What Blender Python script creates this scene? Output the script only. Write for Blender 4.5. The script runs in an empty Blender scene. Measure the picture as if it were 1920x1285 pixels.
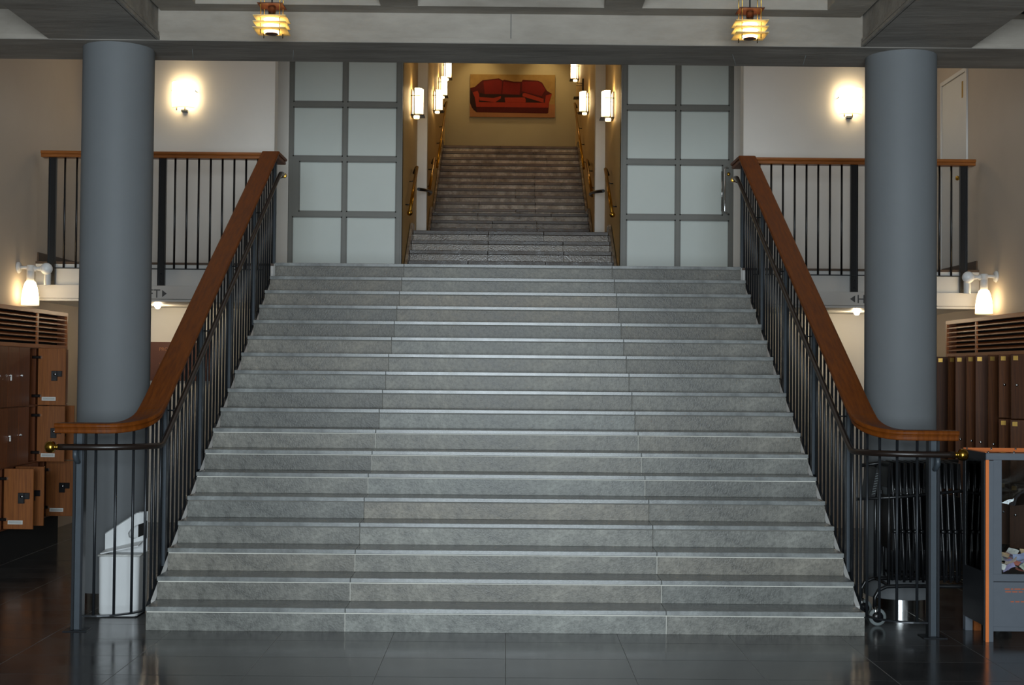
import bpy, bmesh, math, random
from mathutils import Vector, Matrix, Quaternion
random.seed(7)
SC = bpy.context.scene
COL = SC.collection

# ------------------------------------------------------------------ camera
FPX = 2468.13
cam_d = bpy.data.cameras.new('camera')
cam_d.sensor_fit = 'HORIZONTAL'; cam_d.sensor_width = 36.0
cam_d.lens = FPX / 1920.0 * 36.0
cam_d.clip_start = 0.05; cam_d.clip_end = 200
cam = bpy.data.objects.new('camera', cam_d); COL.objects.link(cam)
pi_, ya_, ro_ = 0.0230283, 0.0045321, 0.0089133
F = Vector((math.sin(ya_)*math.cos(pi_), math.cos(ya_)*math.cos(pi_), math.sin(pi_)))
R0 = Vector((math.cos(ya_), -math.sin(ya_), 0)); U0 = R0.cross(F)
Rv = math.cos(ro_)*R0 + math.sin(ro_)*U0; Uv = math.cos(ro_)*U0 - math.sin(ro_)*R0
M = Matrix(((Rv.x, Uv.x, -F.x, -0.01456), (Rv.y, Uv.y, -F.y, -8.91093), (Rv.z, Uv.z, -F.z, 1.7563), (0, 0, 0, 1)))
cam.matrix_world = M
SC.camera = cam

# ------------------------------------------------------------------ world, daylight, exposure
w = bpy.data.worlds.new('world'); SC.world = w; w.use_nodes = True
w.node_tree.nodes['Background'].inputs[0].default_value = (0.62, 0.72, 0.85, 1)
w.node_tree.nodes['Background'].inputs[1].default_value = 0.6
def area(name, loc, rot, sx, sy, power, color):
    d = bpy.data.lights.new(name, 'AREA'); d.shape = 'RECTANGLE'; d.size = sx; d.size_y = sy
    d.energy = power; d.color = color
    o = bpy.data.objects.new(name, d); COL.objects.link(o); o.location = loc; o.rotation_euler = rot
    return o
# daylight through the tall glazed entrance front behind the visitor
area('entrance_daylight', (0, -12.7, 2.1), (math.radians(90), 0, 0), 4.8, 3.3, 1150, (0.82, 0.93, 1.0))
# added fill light under the closed upper hall ceiling, brightens walls and panes
area('upper_hall_fill', (0, 3.9, 6.58), (0, 0, 0), 8.8, 4.4, 44, (1.0, 0.97, 0.93))
vs = SC.view_settings
vs.view_transform = 'Standard'; vs.look = 'None'; vs.gamma = 1.0; vs.use_curve_mapping = False
vs.exposure = 0.0

# ------------------------------------------------------------------ materials
def srgb(r, g, b):
    def f(c):
        c /= 255.0
        return c/12.92 if c <= 0.04045 else ((c+0.055)/1.055)**2.4
    return (f(r), f(g), f(b), 1.0)
MATS = {}
def mat(name, col, rough=0.5, metal=0.0, var=0.0, scale=8.0, bump=0.0, bscale=60.0, objvar=0.0, col2=None,
        spec=0.5, stretch=None, emit=None, estr=0.0, detail=5.0, rvar=0.0, coat=0.0, tint=False, speck=0.0):
    m = bpy.data.materials.new(name); m.use_nodes = True
    nt = m.node_tree; b = nt.nodes['Principled BSDF']
    b.inputs['Base Color'].default_value = col
    b.inputs['Roughness'].default_value = rough
    b.inputs['Metallic'].default_value = metal
    b.inputs['Specular IOR Level'].default_value = spec
    if coat: b.inputs['Coat Weight'].default_value = coat; b.inputs['Coat Roughness'].default_value = 0.03
    if emit: b.inputs['Emission Color'].default_value = emit; b.inputs['Emission Strength'].default_value = estr
    tc = nt.nodes.new('ShaderNodeTexCoord'); vec = tc.outputs['Object']
    if stretch:
        mp = nt.nodes.new('ShaderNodeMapping'); mp.inputs['Scale'].default_value = stretch
        nt.links.new(vec, mp.inputs['Vector']); vec = mp.outputs['Vector']
    colout = None
    if var > 0 or col2:
        n = nt.nodes.new('ShaderNodeTexNoise'); n.inputs['Scale'].default_value = scale; n.inputs['Detail'].default_value = detail
        n.inputs['Roughness'].default_value = 0.62
        nt.links.new(vec, n.inputs['Vector'])
        r = nt.nodes.new('ShaderNodeValToRGB')
        c2 = col2 if col2 else tuple(min(1, c*(1+var)) for c in col[:3]) + (1,)
        c1 = tuple(c*(1-var) for c in col[:3]) + (1,) if not col2 else col
        r.color_ramp.elements[0].position = 0.34; r.color_ramp.elements[0].color = c1
        r.color_ramp.elements[1].position = 0.66; r.color_ramp.elements[1].color = c2
        nt.links.new(n.outputs['Fac'], r.inputs['Fac']); colout = r.outputs['Color']
        if rvar:
            mr = nt.nodes.new('ShaderNodeMapRange'); mr.inputs['To Min'].default_value = max(0.02, rough-rvar); mr.inputs['To Max'].default_value = rough+rvar
            mr.inputs['From Min'].default_value = 0.3; mr.inputs['From Max'].default_value = 0.7
            nt.links.new(n.outputs['Fac'], mr.inputs['Value']); nt.links.new(mr.outputs['Result'], b.inputs['Roughness'])
    if speck > 0:
        n3 = nt.nodes.new('ShaderNodeTexNoise'); n3.inputs['Scale'].default_value = 34; n3.inputs['Detail'].default_value = 6; n3.inputs['Roughness'].default_value = 0.7
        nt.links.new(vec, n3.inputs['Vector'])
        r3 = nt.nodes.new('ShaderNodeMapRange'); r3.inputs['From Min'].default_value = 0.36; r3.inputs['From Max'].default_value = 0.56; r3.inputs['To Min'].default_value = 1-speck; r3.inputs['To Max'].default_value = 1.04
        nt.links.new(n3.outputs['Fac'], r3.inputs['Value'])
        mx = nt.nodes.new('ShaderNodeMix'); mx.data_type = 'RGBA'; mx.blend_type = 'MULTIPLY'; mx.inputs['Factor'].default_value = 1.0
        nt.links.new(colout, mx.inputs['A']); nt.links.new(r3.outputs['Result'], mx.inputs['B']); colout = mx.outputs['Result']
    if tint:
        oc = nt.nodes.new('ShaderNodeObjectInfo')
        mx = nt.nodes.new('ShaderNodeMix'); mx.data_type = 'RGBA'; mx.blend_type = 'MULTIPLY'; mx.inputs['Factor'].default_value = 1.0
        nt.links.new(colout, mx.inputs['A']); nt.links.new(oc.outputs['Color'], mx.inputs['B']); colout = mx.outputs['Result']
    if objvar > 0:
        oi = nt.nodes.new('ShaderNodeObjectInfo')
        mr = nt.nodes.new('ShaderNodeMapRange'); mr.inputs['To Min'].default_value = 1-objvar; mr.inputs['To Max'].default_value = 1+objvar
        nt.links.new(oi.outputs['Random'], mr.inputs['Value'])
        hs = nt.nodes.new('ShaderNodeHueSaturation')
        if colout: nt.links.new(colout, hs.inputs['Color'])
        else: hs.inputs['Color'].default_value = col
        nt.links.new(mr.outputs['Result'], hs.inputs['Value']); colout = hs.outputs['Color']
    if colout: nt.links.new(colout, b.inputs['Base Color'])
    if bump > 0:
        n2 = nt.nodes.new('ShaderNodeTexNoise'); n2.inputs['Scale'].default_value = bscale; n2.inputs['Detail'].default_value = 4
        nt.links.new(vec, n2.inputs['Vector'])
        bp = nt.nodes.new('ShaderNodeBump'); bp.inputs['Strength'].default_value = bump; bp.inputs['Distance'].default_value = 0.01
        nt.links.new(n2.outputs['Fac'], bp.inputs['Height']); nt.links.new(bp.outputs['Normal'], b.inputs['Normal'])
    MATS[name] = m
    return m
mat('stone', srgb(104, 103, 97), 0.4, col2=srgb(150, 148, 139), scale=4.5, detail=9, bump=0.2, bscale=90, tint=True, speck=0.3, rvar=0.05, spec=0.4)
mat('tread', srgb(112, 114, 113), 0.24, col2=srgb(148, 151, 149), scale=5.5, detail=8, bump=0.03, bscale=90, objvar=0.08, speck=0.15, rvar=0.05, spec=0.45)
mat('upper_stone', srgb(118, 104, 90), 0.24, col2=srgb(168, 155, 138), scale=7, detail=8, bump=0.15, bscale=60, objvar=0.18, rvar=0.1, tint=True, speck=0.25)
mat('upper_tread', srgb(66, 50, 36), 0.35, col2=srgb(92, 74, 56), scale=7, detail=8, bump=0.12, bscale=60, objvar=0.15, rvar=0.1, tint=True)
mat('mortar', srgb(112, 110, 103), 0.6)
mat('grout', srgb(214, 212, 202), 0.6)
mat('tile', srgb(56, 56, 57), 0.17, col2=srgb(68, 68, 68), scale=3.0, bump=0.02, bscale=30, objvar=0.14, rvar=0.05, spec=1.0)
mat('tile_joint', srgb(112, 112, 110), 0.6)
mat('concrete', srgb(138, 130, 119), 0.75, col2=srgb(170, 162, 151), detail=10, scale=3.0, bump=0.3, bscale=25, stretch=(0.35, 1, 1), spec=0.3)
mat('concrete_soffit', srgb(128, 123, 116), 0.7, col2=srgb(160, 154, 146), scale=4.0, bump=0.3, bscale=18, stretch=(0.3, 1.6, 1), spec=0.3)
mat('column_paint', srgb(113, 116, 118), 0.6, spec=0.25, var=0.02, scale=3, bump=0.02, bscale=60)
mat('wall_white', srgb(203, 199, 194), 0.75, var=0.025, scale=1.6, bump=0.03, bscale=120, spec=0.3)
mat('wall_back', srgb(226, 222, 215), 0.75, var=0.02, scale=1.6, bump=0.03, bscale=120, spec=0.3)  # white plaster lightened as if daylight falls straight on it
mat('wall_side_shaded', srgb(186, 173, 158), 0.75, var=0.025, scale=1.6, bump=0.03, bscale=120, spec=0.3)  # same white plaster darkened, standing in for its weaker light
mat('wall_cream', srgb(196, 172, 122), 0.55, var=0.03, scale=1.6, bump=0.03, bscale=80, spec=0.4)
mat('wall_beige', srgb(156, 144, 112), 0.7, var=0.03, scale=1.6, spec=0.3)
mat('white_paint', srgb(206, 204, 200), 0.45, var=0.015, scale=3)
mat('grey_paint', srgb(118, 118, 112), 0.4, var=0.03, scale=6)
mat('frosted', srgb(214, 222, 217), 0.3, var=0.015, scale=2, spec=0.4, coat=0.12)
mat('wood_rail', srgb(96, 47, 10), 0.46, col2=srgb(122, 64, 18), scale=9, stretch=(6, 0.6, 0.6), bump=0.05, bscale=40, spec=0.1, rvar=0.05)
mat('wood_rail_x', srgb(132, 76, 28), 0.36, col2=srgb(160, 94, 38), scale=9, stretch=(0.6, 6, 6), bump=0.05, bscale=40, spec=0.45, rvar=0.05)
mat('wood_locker', srgb(118, 66, 24), 0.45, col2=srgb(146, 86, 36), scale=7, stretch=(9, 9, 0.45), bump=0.05, bscale=30, objvar=0.1)
mat('wood_dark', srgb(96, 48, 18), 0.4, col2=srgb(126, 68, 28), scale=7, stretch=(9, 9, 0.45), bump=0.05, bscale=30, objvar=0.12)
mat('wood_louvre', srgb(136, 72, 26), 0.4, col2=srgb(160, 90, 36), scale=7, stretch=(9, 0.5, 9), objvar=0.06)
mat('steel_dark', srgb(44, 47, 51), 0.34, metal=0.35, var=0.06, scale=30)
mat('steel_post', srgb(66, 74, 81), 0.45, metal=0.1, var=0.05, scale=20)
mat('tube_rail', srgb(34, 24, 19), 0.36, metal=0.0, var=0.08, scale=14)
mat('black', srgb(16, 16, 18), 0.35, var=0.05, scale=20)
mat('black_inside', srgb(14, 11, 9), 0.9)
mat('chair_black', srgb(24, 25, 27), 0.3, var=0.05, scale=20)
mat('rubber', srgb(120, 128, 128), 0.6)
mat('brass', srgb(196, 152, 62), 0.22, metal=1.0, var=0.04, scale=20)
mat('chrome', srgb(200, 200, 200), 0.16, metal=1.0, var=0.02, scale=20)
mat('stainless', srgb(170, 170, 168), 0.2, metal=1.0, var=0.04, scale=30)
mat('copper', srgb(92, 48, 30), 0.45, metal=0.5, var=0.05, scale=30)
mat('locker_face', srgb(70, 38, 16), 0.5, col2=srgb(92, 52, 22), scale=7, stretch=(9, 9, 0.45), bump=0.05, bscale=30, objvar=0.25, spec=0.15)
mat('lobby_wall', srgb(96, 90, 82), 0.8, var=0.05, scale=2)
mat('skirting', srgb(78, 58, 40), 0.5, var=0.05, scale=10)
mat('letter', srgb(78, 78, 78), 0.5)
mat('sign_brown', srgb(98, 60, 46), 0.4, var=0.04, scale=6)
mat('sign_letter', srgb(170, 116, 74), 0.5)
mat('plastic_white', srgb(226, 228, 228), 0.35, var=0.01, scale=6)
mat('bag', srgb(205, 206, 202), 0.3, var=0.06, scale=40, bump=0.6, bscale=40)
mat('case_grey', srgb(92, 98, 106), 0.45, var=0.03, scale=12)
mat('case_dark', srgb(38, 40, 44), 0.45, var=0.03, scale=12)
mat('orange', srgb(226, 122, 58), 0.4, var=0.03, scale=12)
mat('case_text', srgb(168, 92, 66), 0.5)
mat('sticker', srgb(214, 214, 208), 0.5)
mat('sticker_ink', srgb(120, 120, 118), 0.6)
mat('canvas', srgb(128, 100, 54), 0.7, col2=srgb(140, 112, 62), scale=5, spec=0.2)
mat('canvas_floor', srgb(140, 94, 58), 0.7, var=0.05, scale=6, spec=0.2)
mat('sofa_mid', srgb(96, 18, 12), 0.8, var=0.08, scale=12, spec=0.2)
mat('sofa_dark', srgb(66, 11, 8), 0.8, var=0.1, scale=12, spec=0.2)
mat('sofa_light', srgb(128, 38, 22), 0.8, var=0.06, scale=12, spec=0.2)
mat('sofa_black', srgb(36, 14, 10), 0.8, spec=0.2)
NOTE = []
for i, c in enumerate([(214, 196, 178), (206, 122, 104), (176, 168, 206), (196, 206, 188), (222, 222, 214), (150, 160, 190), (205, 180, 140)]):
    NOTE.append(mat('note_%d' % i, srgb(*c), 0.6, var=0.18, scale=40))
def emitter(name, col, strength, low=0.12):
    m = bpy.data.materials.new(name); m.use_nodes = True
    nt = m.node_tree; b = nt.nodes['Principled BSDF']
    b.inputs['Base Color'].default_value = (0.8, 0.78, 0.7, 1); b.inputs['Roughness'].default_value = 0.3
    b.inputs['Emission Color'].default_value = col
    tc = nt.nodes.new('ShaderNodeTexCoord'); sp = nt.nodes.new('ShaderNodeSeparateXYZ'); mr = nt.nodes.new('ShaderNodeMapRange')
    nt.links.new(tc.outputs['Generated'], sp.inputs[0]); nt.links.new(sp.outputs['Z'], mr.inputs['Value'])
    mr.inputs['From Min'].default_value = 0.0; mr.inputs['From Max'].default_value = 0.3; mr.inputs['To Min'].default_value = strength*low; mr.inputs['To Max'].default_value = strength
    nt.links.new(mr.outputs['Result'], b.inputs['Emission Strength'])
    MATS[name] = m
    return m
WARM = (1.0, 0.72, 0.36, 1)
emitter('glow_sconce', (1.0, 0.76, 0.44, 1), 10.5, 0.07)
emitter('glow_bell', (1.0, 0.76, 0.42, 1), 10.0)
emitter('glow_corridor', (1.0, 0.70, 0.34, 1), 15.0, 0.1)
emitter('glow_pendant', (1.0, 0.80, 0.46, 1), 11.0)
emitter('glow_down', (1.0, 0.74, 0.46, 1), 24.0)
def translucent(name, col):
    m = bpy.data.materials.new(name); m.use_nodes = True
    nt = m.node_tree; nt.nodes.remove(nt.nodes['Principled BSDF'])
    out = nt.nodes['Material Output']
    t = nt.nodes.new('ShaderNodeBsdfTranslucent'); d = nt.nodes.new('ShaderNodeBsdfDiffuse'); x = nt.nodes.new('ShaderNodeMixShader')
    t.inputs['Color'].default_value = col; d.inputs['Color'].default_value = col
    nt.links.new(t.outputs[0], x.inputs[1]); nt.links.new(d.outputs[0], x.inputs[2]); nt.links.new(x.outputs[0], out.inputs['Surface'])
    MATS[name] = m
translucent('shade_plate', (0.95, 0.84, 0.52, 1))
def glassy(name, tint):
    m = bpy.data.materials.new(name); m.use_nodes = True
    nt = m.node_tree; nt.nodes.remove(nt.nodes['Principled BSDF'])
    out = nt.nodes['Material Output']
    t = nt.nodes.new('ShaderNodeBsdfTransparent'); g = nt.nodes.new('ShaderNodeBsdfGlossy'); x = nt.nodes.new('ShaderNodeMixShader')
    fr = nt.nodes.new('ShaderNodeFresnel'); fr.inputs['IOR'].default_value = 1.5
    t.inputs['Color'].default_value = tint; g.inputs['Roughness'].default_value = 0.02
    nt.links.new(fr.outputs[0], x.inputs[0]); nt.links.new(t.outputs[0], x.inputs[1]); nt.links.new(g.outputs[0], x.inputs[2])
    nt.links.new(x.outputs[0], out.inputs['Surface'])
    MATS[name] = m
glassy('clear_glass', (0.97, 0.98, 0.98, 1))
mat('plate_brass', srgb(150, 118, 56), 0.45, metal=0.8, objvar=0.3)

# ------------------------------------------------------------------ mesh helpers
class MB:
    def __init__(s): s.v = []; s.f = []; s.sm = []
    def add(s, v, f, smooth=False):
        n = len(s.v); s.v += [tuple(p) for p in v]; s.f += [tuple(i+n for i in q) for q in f]; s.sm += [smooth]*len(f); return s
    def box(s, x0, x1, y0, y1, z0, z1, c=0.0):
        if x0 > x1: x0, x1 = x1, x0
        if y0 > y1: y0, y1 = y1, y0
        if z0 > z1: z0, z1 = z1, z0
        if c <= 0:
            v = [(x0,y0,z0),(x1,y0,z0),(x1,y1,z0),(x0,y1,z0),(x0,y0,z1),(x1,y0,z1),(x1,y1,z1),(x0,y1,z1)]
            return s.add(v, [(3,2,1,0),(4,5,6,7),(0,1,5,4),(1,2,6,5),(2,3,7,6),(3,0,4,7)])
        return s.hexa([(x0,y0,z0),(x1,y0,z0),(x1,y1,z0),(x0,y1,z0),(x0,y0,z1),(x1,y0,z1),(x1,y1,z1),(x0,y1,z1)], c)
    def hexa(s, P, c=0.0):
        F6 = [(3,2,1,0),(4,5,6,7),(0,1,5,4),(1,2,6,5),(2,3,7,6),(3,0,4,7)]
        if c <= 0: return s.add(P, F6)
        bm = bmesh.new(); vs_ = [bm.verts.new(p) for p in P]
        for q in F6: bm.faces.new([vs_[i] for i in q])
        bmesh.ops.bevel(bm, geom=list(bm.edges), offset=c, segments=1, affect='EDGES', profile=0.5)
        bm.verts.index_update()
        s.add([tuple(v.co) for v in bm.verts], [tuple(v.index for v in f.verts) for f in bm.faces]); bm.free()
        return s
    def prism(s, poly, a, b, axis='x'):
        # poly: list of 2d points; extruded from a to b along the axis
        def P(u, v_, t): return (t, u, v_) if axis == 'x' else ((u, t, v_) if axis == 'y' else (u, v_, t))
        n = len(poly)
        v = [P(u, q, a) for u, q in poly] + [P(u, q, b) for u, q in poly]
        f = [tuple(range(n)), tuple(range(2*n-1, n-1, -1))] + [(i, (i+1) % n, n+(i+1) % n, n+i) for i in range(n)]
        return s.add(v, f)
    def tube(s, pts, r, n=10, caps=True):
        pts = [Vector(p) for p in pts]; rings = []
        rr = r if isinstance(r, (list, tuple)) else [r]*len(pts)
        up = None
        for i, p in enumerate(pts):
            d = (pts[min(i+1, len(pts)-1)] - pts[max(i-1, 0)]).normalized()
            if up is None:
                up = Vector((0,0,1)) if abs(d.z) < 0.9 else Vector((1,0,0))
            a = d.cross(up).normalized(); up = a.cross(d).normalized()
            rings.append([p + rr[i]*(math.cos(2*math.pi*k/n)*a + math.sin(2*math.pi*k/n)*up) for k in range(n)])
        v = [q for g in rings for q in g]
        f = [(i*n+k, i*n+(k+1) % n, (i+1)*n+(k+1) % n, (i+1)*n+k) for i in range(len(pts)-1) for k in range(n)]
        s.add(v, f, True)
        if caps:
            s.add(rings[0], [tuple(range(n))]); s.add(rings[-1], [tuple(range(n-1, -1, -1))])
        return s
    def lathe(s, prof, n=24, c=(0,0,0), axis='z', smooth=True):
        v = []; f = []
        for r, z in prof:
            for k in range(n):
                a = 2*math.pi*k/n; x, y = max(r, 1e-4)*math.cos(a), max(r, 1e-4)*math.sin(a)
                p = (x, y, z) if axis == 'z' else ((z, x, y) if axis == 'x' else (x, z, y))
                v.append((p[0]+c[0], p[1]+c[1], p[2]+c[2]))
        for i in range(len(prof)-1):
            for k in range(n): f.append((i*n+k, i*n+(k+1) % n, (i+1)*n+(k+1) % n, (i+1)*n+k))
        s.add(v, f, smooth)
        return s
    def sphere(s, c, r, n=16, m=10):
        return s.lathe([(r*math.sin(math.pi*j/m), -r*math.cos(math.pi*j/m)) for j in range(m+1)], n, c)
    def sweep(s, pts, sides, section, smooth=False):
        # section: list of (lateral, vertical) ; sides: unit lateral vectors; vertical stays vertical
        n = len(section); v = []
        for p, d in zip(pts, sides):
            for a, b in section: v.append((p[0]+d[0]*a, p[1]+d[1]*a, p[2]+b))
        f = [(i*n+k, i*n+(k+1) % n, (i+1)*n+(k+1) % n, (i+1)*n+k) for i in range(len(pts)-1) for k in range(n)]
        s.add(v, f, smooth)
        s.add(v[:n], [tuple(range(n))]); s.add(v[-n:], [tuple(range(n-1, -1, -1))])
        return s
    def build(s, name, m, parent=None, loc=None):
        me = bpy.data.meshes.new(name); me.from_pydata(s.v, [], s.f)
        for p, q in zip(me.polygons, s.sm): p.use_smooth = q
        bm = bmesh.new(); bm.from_mesh(me)
        bmesh.ops.remove_doubles(bm, verts=bm.verts, dist=1e-5)
        bmesh.ops.recalc_face_normals(bm, faces=bm.faces); bm.to_mesh(me); bm.free()
        me.materials.append(MATS[m] if isinstance(m, str) else m)
        o = bpy.data.objects.new(name, me); COL.objects.link(o)
        if loc: o.location = loc
        if parent: attach(o, parent)
        return o
def text(body, size, align, loc, m, name='lettering'):
    fc = bpy.data.curves.new(name, 'FONT'); fc.body = body; fc.size = size; fc.extrude = .001; fc.align_x = align; fc.resolution_u = 3
    tmp = bpy.data.objects.new(name, fc); COL.objects.link(tmp)
    me = bpy.data.meshes.new_from_object(tmp.evaluated_get(bpy.context.evaluated_depsgraph_get()))
    bpy.data.objects.remove(tmp); bpy.data.curves.remove(fc)
    me.transform(Matrix.Rotation(math.radians(90), 4, 'X')); me.materials.clear(); me.materials.append(MATS[m])
    o = bpy.data.objects.new(name, me); COL.objects.link(o); o.location = loc
    return o
WLOC = {}
def wloc(o): return WLOC.get(o.name, Vector((0,0,0)))
def attach(o, parent):
    # meshes are written in the frame of the hall; parents only ever translate
    o.parent = parent; o.location = Vector(o.location) - wloc(parent); WLOC[o.name] = wloc(parent) + Vector(o.location)
def thing(name, label, cat, loc=(0,0,0), group=None, kind=None):
    o = bpy.data.objects.new(name, None); COL.objects.link(o); o.location = loc; o.empty_display_size = 0.1
    WLOC[o.name] = Vector(loc)
    return tag(o, label, cat, group, kind)
def tag(o, label=None, cat=None, group=None, kind=None):
    if label: o['label'] = label
    if cat: o['category'] = cat
    if group: o['group'] = group
    if kind: o['kind'] = kind
    return o
def struct(o, label=None):
    o['kind'] = 'structure'
    if label: o['label'] = label
    return o
def B(name, x0, x1, y0, y1, z0, z1, m, parent=None, c=0.0):
    return MB().box(x0, x1, y0, y1, z0, z1, c).build(name, m, parent)

H, T, W2 = 0.16, 0.28, 2.428
ZL = 18*H            # upper landing
SIDE = 4.95          # side walls
YB, YD = 6.30, 7.55  # back wall, glazed doors
CX = 0.035           # corridor axis

# ------------------------------------------------------------------ floor
fl = struct(B('floor', -8.2, 8.2, -13.2, YB+.3, -0.25, -0.001, 'tile_joint'), 'dark polished stone tile floor of the entrance hall')
g = 0.0013
xs = [-4.95] + [-4.5+.75*i for i in range(13)] + [4.95]
tile_mesh = {}
front = MB()
for j in range(-26, 14):
    y0 = -0.29+.5*j; y1 = y0+.5
    if y1 > YB: y1 = YB
    if y0 >= YB: continue
    row = [-8+.5*0]+[-7.5+.75*i for i in range(21)]+[8.0] if y1 < .8 else xs
    for i in range(len(row)-1):
        x0, x1 = row[i], row[i+1]
        if y0 > -2.0 and (x1 < -5.2 or x0 > 5.2): front.box(x0+g, x1-g, y0+g, y1-g, -0.03, 0); continue
        if y0 > 0.15 and x0 > -2.3 and x1 < 2.3: continue
        if y0 < -2.0:
            front.box(x0+g, x1-g, y0+g, y1-g, -0.03, 0); continue
        key = (round(x1-x0, 3), round(y1-y0, 3))
        if key not in tile_mesh:
            hx, hy = (x1-x0)/2-g, (y1-y0)/2-g
            o = MB().box(-hx, hx, -hy, hy, -0.03, 0, 0.0012).build('tile', 'tile', None, ((x0+x1)/2, (y0+y1)/2, 0))
            tile_mesh[key] = o.data
        else:
            o = bpy.data.objects.new('tile', tile_mesh[key]); COL.objects.link(o); o.location = ((x0+x1)/2, (y0+y1)/2, 0)
        o.parent = fl
o = front.build('floor_tiles', 'tile', fl); o['kind'] = 'stuff'

# ------------------------------------------------------------------ walls
def wall(name, mb, m, label): return struct(mb.build(name, m), label)
wall('wall_left', MB().box(-SIDE-.2, -SIDE, .83, YB+.2, 0, 6.7), 'wall_side_shaded', 'white plaster wall behind the lockers with open doors')
wall('wall_right', MB().box(SIDE, SIDE+.2, .83, YB+.2, 0, 6.7), 'wall_side_shaded', 'white plaster wall behind the lockers beside the display case')
wall('wall_back', MB().box(-SIDE, -2.72, YB, YB+.2, 0, 6.7).box(2.72, SIDE, YB, YB+.2, 0, 6.7).box(-2.72, 2.72, YB, YB+.2, 0, 2.4), 'wall_back',
     'white back wall with the two square wall lamps')
# the recess round the glazed doors
wall('wall_recess', MB().box(-3.2, -2.757, YD-.035, YD+.1, ZL, 6.7).box(3.2, 2.817, YD-.035, YD+.1, ZL, 6.7).box(-3.3, -3.2, YB+.2, YD+.1, ZL, 6.7).box(3.3, 3.2, YB+.2, YD+.1, ZL, 6.7).box(-3.2, 3.2, YD-.05, YD+.15, 5.82, 6.7), 'wall_back',
     'white return walls framing the glazed doors')
LOB = 8.0  # unseen lobby walls, set wide and dark so less light bounces
wall('wall_lobby_left', MB().box(-LOB-.2, -LOB, -13, 1.03, 0, 4.9).box(-LOB, -SIDE-.2, .83, 1.03, 0, 4.9), 'lobby_wall', 'grey lobby wall out of view on the left')
wall('wall_lobby_right', MB().box(LOB, LOB+.2, -13, 1.03, 0, 4.9).box(LOB, SIDE+.2, .83, 1.03, 0, 4.9), 'lobby_wall', 'grey lobby wall out of view on the right')
# entrance front behind the camera: mullions between the panes of daylight
wf = MB().box(-LOB, LOB, -13.2, -13.0, 0, .3).box(-LOB, LOB, -13.2, -13.0, 3.9, 4.9).box(-LOB, -4.5, -13.2, -13, .3, 3.9).box(4.5, LOB, -13.2, -13, .3, 3.9)
for i in range(7): wf.box(-4.5+1.5*i-.05, -4.5+1.5*i+.05, -13.15, -13.0, .3, 3.9)
wall('wall_entrance', wf, 'grey_paint', 'glazed entrance front with grey mullions')

# ------------------------------------------------------------------ concrete ceiling
cz = 4.425
ce = MB()
ribs = [(-2.60, -2.30), (-.95, -.68), (.68, .955), (2.31, 2.60)]
for a, b in ribs: ce.box(a, b, -13, .82, cz, cz+.35)
for k in range(9):
    y1 = .82 - 1.6*k; ce.box(-2.6, 2.6, y1-.19, y1, cz+.0005, cz+.35)
for s in (-1, 1):
    ce.box(s*3.42, s*LOB, -13, .82, cz+.12, cz+.35)
    for k in range(9):
        y1 = .82-1.6*k; ce.box(s*3.42, s*LOB, y1-.19, y1, cz, cz+.13)
ce.box(-LOB, LOB, -13, .82, cz+.35, cz+.5)
ceil_o = struct(ce.build('ceiling', 'concrete'), 'grey board-marked concrete coffered ceiling')
bt = MB().box(-SIDE, SIDE, .825, 1.42, 4.2, 6.7).box(-2.6, 2.6, .80, .83, 4.2, 4.236)
for s in (-1, 1): bt.box(s*3.42, s*SIDE, .80, .83, 4.2, 4.236)
bt_o = tag(bt.build('transverse_beam', 'concrete'), 'deep grey concrete cross beam spanning over both columns', 'beam', kind='structure')
sf = B('soffit', -SIDE, SIDE, .80, 1.425, 4.196, 4.2005, 'concrete_soffit', bt_o)
for s, wd in ((-1, 'bin'), (1, 'display case')):
    lb = MB().box(s*2.62, s*3.42, -13, .82, 4.2, cz+.35)
    lb.box(s*2.60, s*2.625, -13, .80, 4.2, 4.225).box(s*2.607, s*2.625, -13, .80, 4.235, 4.26)
    o = tag(lb.build('longitudinal_beam', 'concrete_soffit'), 'wide dark concrete beam running overhead towards the column by the ' + wd, 'beam', kind='structure')
# joint in the beam face, upper hall ceiling
B('beam_joint', -.002, .004, .8235, .826, 4.236, cz, 'letter', bt_o)
struct(B('ceiling_upper_hall', -SIDE, SIDE, 1.42, YD+.1, 6.6, 6.75, 'wall_white'), 'white ceiling over the upper hall')

# ------------------------------------------------------------------ columns
for s, lab in ((-1, 'tall round blue-grey column behind the white bin'), (1, 'tall round blue-grey column behind the folding chair trolley')):
    c = thing('column', lab, 'column', (s*2.988, 1.10, 0), 'columns flanking the staircase', 'structure')
    MB().lathe([(0, .10), (.262, .10), (.265, .104), (.265, 4.2)], 64, (s*2.988, 1.10, 0)).build('shaft', 'column_paint', c)
    MB().lathe([(.185, 0), (.185, .10)], 48, (s*2.988, 1.10, 0)).build('plinth', 'stainless', c)['label'] = 'recessed stainless steel plinth ring'

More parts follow.
